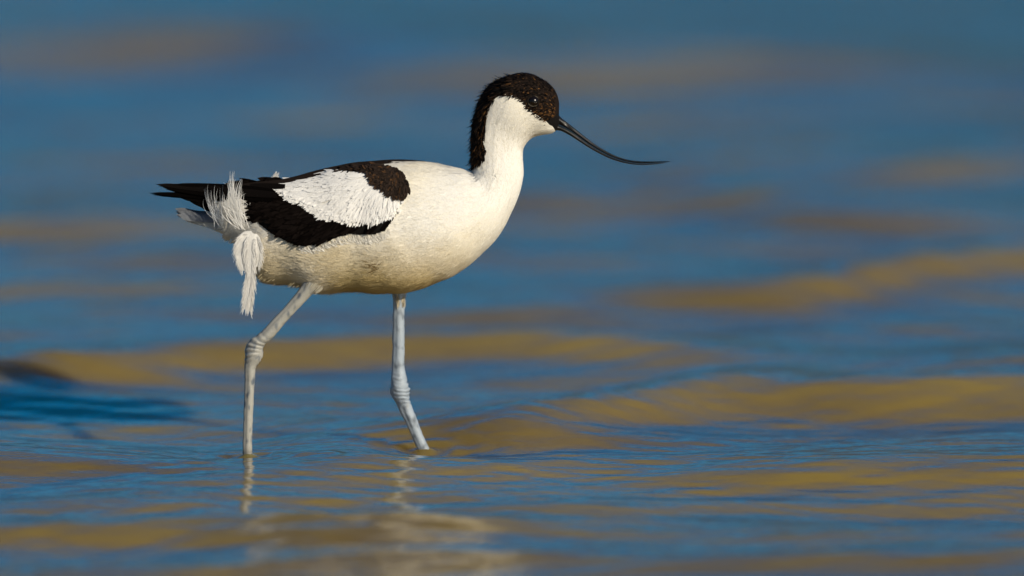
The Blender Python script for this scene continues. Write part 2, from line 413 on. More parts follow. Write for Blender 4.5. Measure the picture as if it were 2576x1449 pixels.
def blades(px, py, ang, length, width, off0, off1, rows=6, curve=0.0, jitter=0.1, seed=0, cup=0.25, pt=0.75, tl=.25):
    """feathers lying on the near flank. ang: heading in units plane (0=+x, 90=down).  returns (m,rows,3,3)"""
    r = np.random.default_rng(seed); m = len(px)
    t = np.linspace(0, 1, rows)[None, :]
    a = (ang + r.normal(0, jitter, m))[:, None] + (curve + r.normal(0, .15, m))[:, None] * t
    st = (length[:, None] / (rows - 1)) * np.ones_like(t)
    cxs = px[:, None] + np.concatenate([np.zeros((m, 1)), np.cumsum(np.cos(a[:, :-1]) * st[:, :-1], 1)], 1)
    cys = py[:, None] + np.concatenate([np.zeros((m, 1)), np.cumsum(np.sin(a[:, :-1]) * st[:, :-1], 1)], 1)
    prof = np.sin(np.pi * np.clip(0.12 + 0.88 * t ** pt, 0, 1)) ** 0.6
    prof[:, -1] = 0.02
    hw = width[:, None] / 2 * prof
    nxp, nyp = -np.sin(a), np.cos(a)
    out = np.zeros((m, rows, 3, 3))
    tilt = r.normal(0, tl, m)[:, None]
    for k, sgn in enumerate((-1, 0, 1)):
        qx = cxs + sgn * hw * nxp; qy = cys + sgn * hw * nyp
        y, n = look(qx, qy)
        off = off0[:, None] + (off1 - off0)[:, None] * t ** 1.3 - (abs(sgn) * cup + sgn * tilt) * hw * S
        out[:, :, k] = P3(qx, qy, y) + n * off[..., None]
    return out

def rand_in(poly, n, seed):
    r = np.random.default_rng(seed); p = np.array(poly); lo, hi = p.min(0), p.max(0)
    q = r.uniform(lo, hi, (n * 6, 2)); q = q[in_poly(q[:, 0], q[:, 1], poly)]
    return q[:n, 0], q[:n, 1]

# ---- body contour feathers: on the loft itself, lying back along the spine
def contour(n, seed, L0, W0, region, lift=0.16, colf=None, rows=4, spike=0.0, njit=.08):
    r = np.random.default_rng(seed)
    area = np.linalg.norm(np.cross(np.gradient(B3, axis=0), np.gradient(B3, axis=1)), axis=-1)
    pr = (area * region).ravel(); pr = pr / pr.sum()
    idx = r.choice(len(pr), n, p=pr); iu, iv = np.unravel_index(idx, area.shape)
    nn = NB[iu, iv]
    a = r.normal(0, 0.28, n)[:, None]
    lenu = DU[iu, iv][:, None]; lenv = DV[iu, iv][:, None]
    ln1 = (L0 * r.uniform(0.6, 1.3, n))[:, None] * S; wd = (W0 * r.uniform(0.7, 1.2, n))[:, None, None] * S
    t1 = np.linspace(0, 1, rows)[None, :]
    uu = np.clip(iu[:, None] - np.cos(a) * ln1 * t1 / lenu, 0, NU - 1.001); vv = iv[:, None] + np.sin(a) * ln1 * t1 / lenv
    u0 = uu.astype(int); v0 = np.floor(vv).astype(int); fu = (uu - u0)[..., None]; fv = (vv - v0)[..., None]
    def bi(M): return (M[u0, v0 % NV] * (1 - fu) * (1 - fv) + M[u0 + 1, v0 % NV] * fu * (1 - fv) + M[u0, (v0 + 1) % NV] * (1 - fu) * fv + M[u0 + 1, (v0 + 1) % NV] * fu * fv)
    lf = (lift * r.uniform(0.4, 1.5, n) + spike * (r.random(n) < 0.35) * r.random(n))[:, None, None]
    prof = np.interp(np.linspace(0, 1, rows), [0, .35, .75, 1], [.5, 1, .75, .03])
    tl = r.normal(0, .08, n)[:, None, None]
    Nn = norm(bi(NB))
    base = bi(B3) + Nn * (lf * (ln1 * t1 ** 1.5)[..., None] - .0001)
    d = norm(np.gradient(base, axis=1)); s = norm(np.cross(Nn, d))
    out = np.zeros((n, rows, 3, 3))
    for k, sg in enumerate((-1, 0, 1)):
        h = wd / 2 * prof[None, :, None]
        out[:, :, k] = base + s * h * sg - Nn * (abs(sg) * .12 * h) + Nn * h * sg * tl
    px = PX[iu, iv]; py = PY[iu, iv]; y = YY[iu, iv]
    col = colf(px, py, y, r)
    nj = norm(nn + r.normal(0, njit, (n, 3)))
    return out, col, False, nj

DU = np.maximum(1e-5, np.linalg.norm(np.gradient(B3, axis=0), axis=-1))
DV = np.maximum(1e-5, np.linalg.norm(np.roll(B3, -1, 1) - np.roll(B3, 1, 1), axis=-1) / 2)
capm = in_poly(PX, PY, CAP).astype(float)
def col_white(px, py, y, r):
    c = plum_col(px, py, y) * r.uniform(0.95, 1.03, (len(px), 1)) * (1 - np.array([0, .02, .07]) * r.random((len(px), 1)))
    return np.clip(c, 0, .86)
def col_cap(px, py, y, r):
    n = len(px); c = np.tile([0.011, 0.0062, 0.004], (n, 1)) * r.uniform(0.1, 1.7, (n, 1)) ** 2
    g = r.random(n) < 0.05 + 0.5 * np.exp(-((px - 1385) ** 2 + (py - 287) ** 2) / 23 ** 2) + 0.12 * (px < 1225)
    c[g] = np.array([0.12, 0.055, 0.017]) * r.uniform(0.3, 1.2, (g.sum(), 1))
    return c
body = Soup()
body.V.append(body_V[0]); body.C.append(body_C[0]); body.F.append(body_F[0]); body.n = len(body_V[0]); body.N.append(NB.reshape(-1, 3))
# close the two ends of the loft
for row in (0, NU - 1):
    c0 = B3[row].mean(0); base = body.n
    body.V.append(c0[None]); body.N.append(np.zeros((1, 3))); body.C.append(colb[row, :1]); body.n += 1
    ring = row * NV + np.arange(NV)
    f = np.stack([ring[0::2], np.roll(ring, -1)[0::2], np.roll(ring, -2)[0::2], np.full(NV // 2, base)], -1)
    body.F.append(f)
wht = 1 - capm
headw = wht * (PX > 1175)
bodyw = wht * (PX <= 1200)
fe = contour(8000, 1, 24, 7, wht * (PX > 1000) * (PX < 1300) * (PY > 400), .034, col_white); body.add(*fe)
fe = contour(8000, 2, 13, 4, headw * (PY < 480) * (PX < 1378), .045, col_white); body.add(*fe)
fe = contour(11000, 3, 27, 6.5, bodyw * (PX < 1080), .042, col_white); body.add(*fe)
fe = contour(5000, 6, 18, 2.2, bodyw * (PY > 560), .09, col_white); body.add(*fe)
fe = contour(6500, 4, 10, 3.4, capm * (PX < 1396), .22, col_cap, njit=.5); body.add(*fe)
fe = contour(2600, 5, 17, 3.0, capm * (PX < 1290), .28, col_cap, spike=.75, njit=.5); body.add(*fe)
# wisps under the belly and thighs
fe = contour(900, 8, 26, 2.6, (np.cos(th)[None, :] < -.9) * (PX < 1000) * np.ones_like(PX), .22, col_white); body.add(*fe)
body_o = body.build('body', M_PLUM, bird)

# ------------------------------------------------------------------ wings (near one modelled, far one its mirror)
def wing_heading(px, py, pivot=(1010, 438)):
    a = np.arctan2(py - pivot[1], px - pivot[0])        # away from the shoulder
    a = np.where(a < 0, a + 2 * math.pi, a)
    return a
def both(name, P, col, mat, roots):
    """one object per side"""
    res = []
    for far, root in enumerate(roots):
        s_ = Soup()
        for p_, c_ in zip(P, col): s_.add(mirror_true(p_) if far else p_, c_)
        res.append(s_.build(name, mat, root))
    return res

# wing shell: the flank of the loft inside the wing outline, raised
msk = in_poly(PX, PY, WING) & (YY < 0)
fi = grid_faces(NU, NV, True); mv = msk.ravel()
fw = fi[mv[fi].all(1)]
used = np.unique(fw); remap = -np.ones(NU * NV, int); remap[used] = np.arange(len(used))
ed = edge_dist(PX.ravel()[used], PY.ravel()[used], WING)
raise_ = 0.0008 + 0.0035 * (1 - np.exp(-ed / 22))
Vw = B3.reshape(-1, 3)[used] + NB.reshape(-1, 3)[used] * raise_[:, None]
qx, qy = PX.ravel()[used], PY.ravel()[used]
isw = in_poly(qx, qy, WHITE)
cw = np.where(isw[:, None], WHT[None] * .95, BLK[None])
def raise_at(px, py):
    ins = in_poly(px, py, WING)
    return np.where(ins, 0.0008 + 0.0035 * (1 - np.exp(-edge_dist(px, py, WING) / 22)), 0.0003)

wings = []
for far in (0, 1):
    vv = mirror_true(Vw) if far else Vw
    w_ = link_mesh('wing', vv, remap[fw], M_PLUM, bird, cw)
    wings.append(w_)

wr_ = np.random.default_rng(99)
# black flight feathers and greater coverts
BAND = [(604,466),(637,500),(640,532),(662,560),(700,590),(745,610),(790,612),(838,596),(880,586),(944,585),(968,576),(995,548),(1004,535),(930,556),(853,550),(808,540),(783,516),(735,500),(706,480),(720,458),(660,464)]
bx, by = rand_in(BAND, 520, 11)
ang = wing_heading(bx, by, (1010, 470))
ang = np.where(by > 560, ang - .12, ang)
ln = wr_.uniform(30, 62, len(bx)); 
tipx = bx + np.cos(ang) * ln; tipy = by + np.sin(ang) * ln
keep = in_poly(tipx, tipy, WING + []) | (tipx < 640)
keep &= ~((tipy > 560) & ~in_poly(tipx, tipy, WING))
bx, by, ang, ln = bx[keep], by[keep], ang[keep], ln[keep]
ro = raise_at(bx, by)
Pb = blades(bx, by, ang, ln, wr_.uniform(10, 17, len(bx)), ro, ro + .0011, seed=12, jitter=.06)
cb = BLK[None] * wr_.uniform(.5, 1.8, (len(bx), 1)) * np.array([1.1, 1, .95])
both('flight_feathers', [Pb], [cb], M_DARK, wings)
# white coverts
wx_, wy_ = rand_in(WHITE, 620, 13)
ang = wing_heading(wx_, wy_, (1000, 425))
u_ = np.clip((wx_ - 700) / 300, 0, 1)
ln = (34 + 22 * (1 - u_)) * wr_.uniform(.7, 1.2, len(wx_))
tipx = wx_ + np.cos(ang) * ln; tipy = wy_ + np.sin(ang) * ln
GW = [(690,480),(716,462),(762,451),(807,443),(914,436),(1000,470),(1022,508),(1006,532),(985,546),(929,563),(853,560),(800,558),(772,532),(725,514)]
ok = in_poly(tipx, tipy, GW)
for _ in range(4):
    ln = np.where(ok, ln, ln * .7); tipx = wx_ + np.cos(ang) * ln; tipy = wy_ + np.sin(ang) * ln; ok = in_poly(tipx, tipy, GW)
ro = raise_at(wx_, wy_) + .0007
Pc = blades(wx_, wy_, ang, ln, wr_.uniform(4, 10, len(wx_)), ro, ro + .0009 + .0005 * wr_.random(len(wx_)), seed=14, jitter=.05, cup=.06, tl=.06)
cc = np.clip(np.array([.78, .765, .745])[None] * wr_.uniform(.92, 1.04, (len(wx_), 1)), 0, .86)
# fine pointed barbs along the lower edge of the coverts
ex = np.concatenate([np.linspace(985, 935, 40), np.linspace(935, 853, 50), np.linspace(853, 790, 40), np.linspace(790, 715, 40)])
ey = np.concatenate([np.linspace(540, 556, 40), np.linspace(556, 550, 50), np.linspace(550, 520, 40), np.linspace(520, 490, 40)])
ex = ex + wr_.normal(0, 5, len(ex)); ey = ey + wr_.normal(0, 4, len(ey))
ang2 = wing_heading(ex, ey, (1000, 425)); ro2 = raise_at(ex, ey) + .0015
Pe = blades(ex, ey, ang2, wr_.uniform(7, 17, len(ex)), wr_.uniform(2, 4.5, len(ex)), ro2, ro2 + .001, seed=15, jitter=.18)
ce = np.clip(np.array([.80, .785, .765])[None] * wr_.uniform(.86, 1.06, (len(ex), 1)), 0, .86)
both('white_coverts', [Pc, Pe], [cc, ce], M_PLUM, wings)
# dark scapulars over the shoulder
SCAP = [(800,440),(860,431),(930,421),(978,420),(1002,428),(1018,440),(1030,466),(1020,503),(992,498),(962,474),(938,458),(930,440),(900,434)]
sx, sy = rand_in(SCAP, 620, 16)
ang3 = np.where(sx < 930, math.radians(165), wing_heading(sx, sy, (1035, 380)) + .1)
ln3 = wr_.uniform(10, 24, len(sx)); ro3 = raise_at(sx, sy) + .0010
tx, ty = sx + np.cos(ang3) * ln3, sy + np.sin(ang3) * ln3
k3 = ~((sx > 985) & (ty > 512)) & (sy > np.interp(sx, [800, 870, 940, 1010, 1070], [437, 419, 410, 406, 409]) + 12)
Ps = blades(sx[k3], sy[k3], ang3[k3], ln3[k3], wr_.uniform(4, 9, k3.sum()), ro3[k3], ro3[k3] + .0014, seed=17, jitter=.35)
cs = np.array([.016, .010, .007])[None] * wr_.uniform(.5, 2.2, (k3.sum(), 1))
gsp = wr_.random(k3.sum()) < .12; cs[gsp] = [.07, .035, .015]
both('scapular_feathers', [Ps], [cs], M_PLUM, wings)

# long primaries reaching past the tail: explicit spines (unit x, unit y, side in units)
def ribbon(spine, width, rows=14, twist=0.0, prof=None, cup=.25, flat=(0.25, 1.0)):
    sp_ = cr(spine, rows); t = np.linspace(0, 1, rows)
    c3 = P3(sp_[:, 0], sp_[:, 1], sp_[:, 2] * S)
    d = norm(np.gradient(c3, axis=0)); side = norm(np.cross(d, np.array([0, -1.0, 0.35])))
    pr = np.sin(np.pi * (0.15 + .85 * t ** .8)) ** .45 if prof is None else prof(t)
    pr[-1] = .03
    out = np.zeros((1, rows, 3, 3))
    for k, sg in enumerate((-1, 0, 1)):
        out[0, :, k] = c3 + side * (sg * width / 2 * pr * S)[:, None] + np.array([0, 1, 0]) * (abs(sg) * cup * width / 2 * pr * S)[:, None]
    return out
prim = [([(700,492,-100),(600,484,-62),(500,474,-30),(394,464,-14)], 20), ([(690,500,-98),(600,492,-60),(500,482,-30),(412,472,-15)], 24),
        ([(690,506,-96),(600,503,-58),(500,493,-27),(377,486,-11)], 17), ([(690,512,-94),(610,514,-58),(530,506,-32),(448,494,-14)], 24),
        ([(690,526,-94),(620,524,-62),(550,520,-40),(480,508,-18)], 26), ([(690,532,-92),(630,534,-66),(570,530,-46),(505,521,-22)], 26),
        ([(690,546,-92),(640,546,-72),(585,542,-52),(535,532,-30)], 26), ([(690,484,-90),(620,476,-60),(540,470,-36),(440,464,-18)], 18),
        ([(720,470,-84),(650,470,-62),(580,473,-42),(500,474,-24)], 16), ([(700,545,-92),(650,552,-76),(600,550,-58),(555,544,-38)], 22)]
RP = [ribbon(a, w, cup=.2) for a, w in prim]
# backing layer so no sky shows between them
RP += [ribbon([(a[0][0], a[0][1] + 4, a[0][2] + 10)] + [(p[0] + 6, p[1] + 4, p[2] + 8) for p in a[1:]], w * .9) for a, w in prim]
both('primary_feathers', RP, [np.tile(BLK * f_, (1, 1)) for f_ in wr_.uniform(.5, 1.5, len(RP))], M_DARK, wings)
# tertials/edge of the back: dark overlapping feathers along the top line
TT = [([(880,428,-44),(810,444,-48),(740,458,-50),(690,464,-50)], 14), ([(820,440,-60),(760,452,-62),(700,463,-62),(640,468,-52)], 14),
      ([(760,452,-62),(700,461,-62),(640,466,-56),(575,471,-40)], 15), ([(980,412,-30),(900,419,-34),(820,436,-38),(760,450,-40)], 12),
      ([(1070,407,-5),(1000,404,-9),(930,408.5,-13),(850,421,-16)], 5), ([(960,406.5,-14),(880,414.5,-22),(800,434,-30),(730,451,-36)], 7),
      ([(900,413,-30),(840,424,-40),(780,438,-48),(715,456,-50)], 9), ([(810,433,-40),(760,445,-46),(710,456,-50),(650,464,-46)], 9)]
both('tertial_feathers', [ribbon(a, w) for a, w in TT], [np.array([[.012, .009, .008]])] * len(TT), M_DARK, wings)

# ------------------------------------------------------------------ tail: fan of pale feathers under the wing tips
tail = Soup()
tr = np.random.default_rng(5)
for k in range(12):
    f_ = (k - 5.5) / 5.5
    a = [(620, 535 + 10 * abs(f_), 22 * f_), (560, 540 + 12 * abs(f_), 26 * f_), (500, 538 + 12 * abs(f_), 28 * f_), (446 + 10 * abs(f_) - 6 * (k % 2), 534 + 14 * abs(f_) - 5 * (k % 3), 30 * f_)]
    tail.add(ribbon(a, 20, prof=lambda t: np.interp(t, [0, .4, .9, 1], [.8, 1, .8, .1])), np.array([[.13, .14, .16]]) * tr.uniform(.8, 1.15))
for k in range(8):
    f_ = (k - 3.5) / 3.5
    tail.add(ribbon([(640, 575, 30 * f_), (580, 574, 30 * f_), (520, 562, 24 * f_), (455 + 14 * abs(f_), 549, 18 * f_)], 24), np.array([[.42, .41, .38]]))
tail_o = tail.build('tail', M_PLUM, bird)

# ------------------------------------------------------------------ loose fluffy plumes
def plume(soup, spine, width, nb, seed, col=(.82, .81, .79), bl=1.0, bw=1.3, spread=.6, rach=1.6):
    """a feather drawn barb by barb: each barb is a thin tapering blade leaving the shaft"""
    r = np.random.default_rng(seed)
    n = 60; sp_ = cr(spine, n); w = np.interp(np.linspace(0, 1, n), np.linspace(0, 1, len(width)), width)
    t = r.random(nb * 2) ** .9; i = (t * (n - 1)).astype(int)
    side = np.where(np.arange(nb * 2) % 2, 1, -1)
    d = norm(np.gradient(sp_, axis=0))[i]
    perp = np.stack([-d[:, 1], d[:, 0], 0 * d[:, 0]], -1)
    a = spread * r.uniform(.6, 1.5, nb * 2)
    bd = norm(d * np.cos(a)[:, None] + perp * (side * np.sin(a))[:, None] + np.array([0, 0, 1]) * r.normal(0, .22, (nb * 2, 1)))
    ln = w[i] * bl * r.uniform(.6, 1.25, nb * 2) / np.maximum(.3, np.sin(a))
    tt = np.array([0, .4, .75, 1.0]); pr = np.array([1, .9, .6, .05])
    p0 = sp_[i][:, None, :]
    bend = (side * .18)[:, None, None] * (tt[None, :, None] ** 2) * ln[:, None, None] * (-perp)[:, None, :]
    cen = p0 + bd[:, None] * (ln[:, None, None] * tt[None, :, None]) + bend * -1 * 0.0 + d[:, None] * (tt[None, :, None] ** 2 * ln[:, None, None] * .25)
    sd_ = norm(np.cross(bd, np.array([0, 0, 1.0]) + r.normal(0, .3, (nb * 2, 3))))
    out = np.zeros((nb * 2, 4, 2, 3))
    for k, sg in enumerate((-1, 1)):
        q = cen + sd_[:, None] * (sg * bw / 2 * pr)[None, :, None]
        out[:, :, k] = P3(q[..., 0], q[..., 1], q[..., 2] * S)
    soup.add(out, np.array(col)[None] * r.uniform(.88, 1.04, (nb * 2, 1)))
    soup.add(ribbon([tuple(p) for p in spine], rach, prof=lambda t: 1 - .8 * t), np.array([col]))

def tuft(name, items):
    s_ = Soup()
    for k, (sp_, w, nb, sd, kw) in enumerate(items): plume(s_, sp_, w, nb, sd, **kw)
    return s_.build(name, M_FLUFF, bird)
# hanging flank feather with its ragged lower tip
def hairs(soup, p0, p1, p2, w, col, seed):
    """fine single barbs, each a quadratic curve p0-p1-p2 (n,3 units)"""
    r = np.random.default_rng(seed); n = len(p0); t = np.linspace(0, 1, 9)[None, :, None]
    c = (1 - t) ** 2 * p0[:, None] + 2 * t * (1 - t) * p1[:, None] + t ** 2 * p2[:, None]
    c3 = P3(c[..., 0], c[..., 1], c[..., 2] * S)
    d = norm(np.gradient(c3, axis=1)); sd_ = norm(np.cross(d, np.array([0, -1.0, .3]) + r.normal(0, .35, (n, 1, 3))))
    pr = (np.array([.7, 1, 1, 1, .9, .8, .6, .4, .08])[None, :] * w[:, None] / 2 * S)[..., None]
    out = np.stack([c3 - sd_ * pr, c3 + sd_ * pr], 2)
    soup.add(out, np.array(col)[None] * r.uniform(.85, 1.03, (n, 1)))
# hanging flank feather: overlapping soft vanes frayed into barbs along the edges
hf = Soup(); hr = np.random.default_rng(45)
vane = lambda t: np.interp(t, [0, .15, .5, .85, 1], [.45, .85, 1, .55, .08])
WF = np.array([[.82, .805, .78]])
for sp_, w_ in (([(640,588,-110),(618,604,-119),(608,634,-124),(617,682,-126)], 36), ([(641,588,-112),(634,612,-123),(633,650,-127),(634,700,-126)], 34),
                ([(644,590,-110),(650,612,-119),(654,640,-122),(650,672,-120)], 24), ([(634,655,-121),(634,690,-124),(627,735,-124),(619,778,-120)], 26),
                ([(636,668,-119),(637,705,-122),(634,745,-121),(632,784,-117)], 17)):
    hf.add(ribbon(sp_, w_, rows=20, prof=vane, cup=.3), WF)
    c_ = cr(sp_, 60); d_ = norm(np.gradient(c_, axis=0)); pp_ = np.stack([-d_[:, 1], d_[:, 0], 0 * d_[:, 0]], -1)
    n_ = 240; ii = hr.integers(6, 58, n_); sg = hr.choice([-1, 1], n_)[:, None]; hw_ = (w_ / 2 * vane(ii / 59.))[:, None]
    e0 = c_[ii] + pp_[ii] * sg * hw_ * hr.uniform(.3, .9, (n_, 1)) - np.array([[0, 0, .8]])
    L_ = hr.uniform(8, 24, (n_, 1)); e1 = e0 + d_[ii] * L_ * .5 + pp_[ii] * sg * L_ * .12; e2 = e0 + d_[ii] * L_ + pp_[ii] * sg * L_ * hr.uniform(.1, .4, (n_, 1))
    hairs(hf, e0, e1, e2, hr.uniform(.8, 2.0, n_), WF[0], 46)
h = hf.build('hanging_feather', M_FLUFF, bird)
h['label'] = 'long white feather hanging ragged below the flank'
# curling tuft of loose barbs over the wing tip
ct = Soup(); n_ = 100
g_ = hr.random(n_)
p0 = np.stack([600 + 22 * g_ + hr.normal(0, 4, n_), hr.uniform(515, 580, n_), -100 + hr.normal(0, 3, n_)], -1)
tipx_ = np.where(hr.random(n_) < .55, hr.normal(588, 5, n_), np.where(hr.random(n_) < .5, hr.normal(610, 6, n_), hr.normal(572, 5, n_)))
tipy_ = np.where(np.abs(tipx_ - 588) < 9, hr.uniform(428, 490, n_), np.where(tipx_ > 597, hr.uniform(448, 490, n_), hr.uniform(480, 525, n_)))
p2 = np.stack([tipx_, tipy_, -100 + hr.normal(0, 4, n_)], -1)
p1 = np.stack([np.minimum(p0[:, 0], tipx_) - hr.uniform(6, 18, n_), (p0[:, 1] * .45 + tipy_ * .55), -106 + hr.normal(0, 2, n_)], -1)
hairs(ct, p0, p1, p2, hr.uniform(.8, 1.9, n_), (.83, .82, .80), 47)
ct.build('curled_tuft', M_FLUFF, bird)
wt = Soup(); n_ = 34; g_ = hr.random(n_)
p0 = np.stack([535 + 35 * g_, hr.uniform(545, 575, n_), np.full(n_, -76.)], -1)
p2 = np.stack([516 + 50 * hr.random(n_), hr.uniform(466, 515, n_), np.full(n_, -78.) + hr.normal(0, 3, n_)], -1)
p1 = np.stack([p2[:, 0] - hr.uniform(-4, 14, n_), (p0[:, 1] + p2[:, 1]) / 2, np.full(n_, -84.)], -1)
hairs(wt, p0, p1, p2, hr.uniform(.5, 1.1, n_), (.70, .72, .75), 48)
wt.build('wispy_tuft', M_FLUFF, bird)
tuft('far_tuft', [([(660,480,60),(672,466,66),(682,455,70),(694,438,72)], [5, 8, 6, 2], 160, 64, dict(spread=.35, bw=.8))])
# white rump fluff between wing and tail
rump = Soup()
rr = np.random.default_rng(71)
RUMP = [(568,486),(590,478),(612,484),(636,500),(636,532),(656,566),(684,590),(640,600),(606,592),(580,578),(572,540)]
qx_, qy_ = rand_in(RUMP, 900, 72)
outw = .0034 + .0022 * np.clip((640 - qx_) / 60, 0, 1)
Pr_ = blades(qx_, qy_, np.radians(rr.normal(165, 24, len(qx_))), rr.uniform(12, 30, len(qx_)), rr.uniform(2, 4.5, len(qx_)), outw, outw + .0006 * rr.random(len(qx_)), seed=73, jitter=.15, curve=.15, cup=.1, tl=.1)
cr2 = np.array([[.80, .77, .71]]) * rr.uniform(.86, 1.05, (len(qx_), 1))
rump.add(Pr_, cr2); rump.add(mirror_true(Pr_), cr2)
for k in range(0):
    x0 = rr.uniform(596, 635); y0 = rr.uniform(488, 585)
    yy0 = -(80 + (x0 - 600) * .55)
    plume(rump, [(x0 + 14, y0 - 4, yy0 - 10), (x0, y0, yy0 - 9), (x0 - 14, y0 + rr.uniform(2, 10), yy0), (x0 - rr.uniform(24, 44), y0 + rr.uniform(4, 22), yy0 + 16)],
          [6, 9, 8, 4], 70, 700 + k, spread=.4, bw=.8, rach=1, col=(.80, .77, .71))
rump.build('rump_fluff', M_FLUFF, bird)
# thigh and vent fluff, flank wisps rising over the black wing edge
fl = Soup(); fr = np.random.default_rng(81)
fx_ = fr.uniform(762, 985, 420); fy_ = np.interp(fx_, [762, 800, 838, 880, 944, 985], [622, 626, 610, 600, 602, 584]) + fr.uniform(0, 16, 420)
fro = raise_at(fx_, fy_)
Pw = blades(fx_, fy_, np.radians(fr.normal(232, 20, 420)), fr.uniform(8, 22, 420), fr.uniform(.8, 2.4, 420), 0 * fro + .0002, 0 * fro + .0014, seed=83, jitter=.2, curve=.25)
cw_ = np.array([[.80, .77, .71]]) * fr.uniform(.85, 1.05, (420, 1))
wsp = Soup(); wsp.add(Pw, cw_); wsp.add(mirror_true(Pw), cw_); wsp.build('flank_wisps', M_PLUM, bird)
n_ = 300; x0 = fr.uniform(648, 850, n_); y0 = np.interp(x0, [640, 660, 700, 800, 850], [690, 704, 712, 732, 733]) - fr.uniform(2, 16, n_); z0 = fr.uniform(-62, 62, n_)
L_ = fr.uniform(5, 16, n_) * np.clip((860 - x0) / 60, .3, 1)
p0 = np.stack([x0, y0, z0], -1); p1 = p0 + np.stack([-L_ * .5, L_ * .45, 0 * L_], -1); p2 = p0 + np.stack([-L_ * fr.uniform(.5, 1, n_), L_ * fr.uniform(.5, .9, n_), fr.normal(0, 3, n_)], -1)
hairs(fl, p0, p1, p2, fr.uniform(.8, 1.8, n_), (.48, .41, .26), 85)
fl.build('flank_fluff', M_FLUFF, bird)

# ------------------------------------------------------------------ bill, eyes
def loft2(Ue, Le, wfun, n, nv, colf, squash=1.0):
    a = cr(Ue, n); b_ = cr(Le, n)
    t = np.linspace(0, 1, n)
    q = np.concatenate([a, b_, wfun(t)[:, None]], 1)
    tv = np.linspace(0, 2 * math.pi, nv, endpoint=False)
    c = np.cos(tv)[None]; s = np.sin(tv)[None]
    cn = (q[:, None, :2] + q[:, None, 2:4]) / 2; R = (q[:, None, :2] - q[:, None, 2:4]) / 2
    pp = cn + c[..., None] * R
    y = -q[:, None, 4] * s * S
    Vb = P3(pp[..., 0], pp[..., 1], y).reshape(-1, 3)
    return Vb, grid_faces(n, nv, True), pp, y
BU = [(1386,281),(1401,287),(1414,299),(1432,313),(1452,329),(1477,349),(1502,367),(1529,383),(1556,395.5),(1583,403),(1610,406),(1640,406.5),(1665,406),(1686,405.5)]
BL = [(1376,310),(1392,327),(1410,330),(1432,341),(1459,358),(1480,371.5),(1502,384),(1529,397.5),(1556,407),(1583,413),(1610,415.5),(1640,414.5),(1665,411.5),(1686,407)]
BM = [(1374,300),(1395,311),(1411,317),(1432,328),(1455,344),(1478,361),(1502,376),(1529,391),(1556,401.5),(1583,408.5),(1610,411.5),(1640,411),(1665,409),(1686,406.3)]
nB = 90
wf = lambda t: np.interp(t, [0, .06, .12, .3, .6, .85, 1], [24, 20, 14.5, 9.5, 6.8, 5.2, 2.0])
bill = bpy.data.objects.new('bill', None); C.objects.link(bill); bill.parent = bird
Vb, Fb, pp, _ = loft2(BU, BM, wf, nB, 28, None)
# nostril slot pressed into the side of the upper half
bx_, by_ = pp[..., 0].ravel(), pp[..., 1].ravel()
ca, sa = math.cos(.72), math.sin(.72); u = (bx_ - 1427) * ca + (by_ - 317) * sa; v = -(bx_ - 1427) * sa + (by_ - 317) * ca
g = np.exp(-(u / 13) ** 4 - (v / 2.6) ** 2)
Vb[:, 1] -= np.sign(Vb[:, 1]) * g * 3.2 * S
colB = np.tile([.010, .010, .011], (len(Vb), 1)) * (1 + .9 * np.clip(vnoise(u / 20, v / 1.6, 0, 91), -1, 1))[:, None]
link_mesh('upper_mandible', Vb, Fb, M_BILL, bill, colB)
Vb, Fb, pp, _ = loft2([(x, y + .7) for x, y in BM], BL, lambda t: wf(t) * .9, nB, 28, None)
link_mesh('lower_mandible', Vb, Fb, M_BILL, bill, np.tile([.010, .0095, .010], (len(Vb), 1)))

def uv_ball(cx, cy, cyy, r, n=32, flat=1.0):
    a = np.linspace(0, math.pi, n)[:, None]; b_ = np.linspace(0, 2 * math.pi, 2 * n, endpoint=False)[None]
    p = np.stack([np.sin(a) * np.cos(b_), -np.cos(a) * flat + 0 * b_, np.sin(a) * np.sin(b_)], -1) * r * S
    return (p + P3(cx, cy, cyy)).reshape(-1, 3), grid_faces(n, 2 * n, True)
ye, ne = look(np.array([1341.]), np.array([257.]))
for far in (0, 1):
    yy_ = ye[0] + 7.0 * S
    Ve, Fe = uv_ball(1341, 256.5, yy_, 14.5)
    if far: Ve = mirror_true(Ve)
    e = link_mesh('eye', Ve, Fe, M_EYE, bird)
    # lids: a short ring of skin with pale flecks below
    a = np.linspace(0, 2 * math.pi, 64, endpoint=False); k_ = np.linspace(0, 2 * math.pi, 10, endpoint=False)
    A_, K_ = np.meshgrid(a, k_, indexing='ij')
    rad = 13.6 + 1.5 * np.cos(K_); qx = 1341 + rad * np.cos(A_) * 1.03; qy = 256.5 + rad * np.sin(A_) * .95
    yb, nb_ = look(qx, qy); Pr = P3(qx, qy, yb) + nb_ * ((.6 + 1.5 * np.sin(K_)) * S)[..., None]
    Vr = Pr.reshape(-1, 3); Vr = mirror_true(Vr) if far else Vr
    cR = np.tile([.012, .009, .008], (len(Vr), 1)); Af = A_.ravel()
    pale = ((Af > .9) & (Af < 2.6)) | ((Af > 5.1) & (Af < 5.6))
    cR[pale] = np.array([.07, .06, .045]) 
    f = grid_faces(64, 10, True); f2 = np.stack([63 * 10 + np.arange(10), 63 * 10 + (np.arange(10) + 1) % 10, (np.arange(10) + 1) % 10, np.arange(10)], -1)
    link_mesh('eye_ring', Vr, np.concatenate([f, f2]), M_PLUM, e, cR)

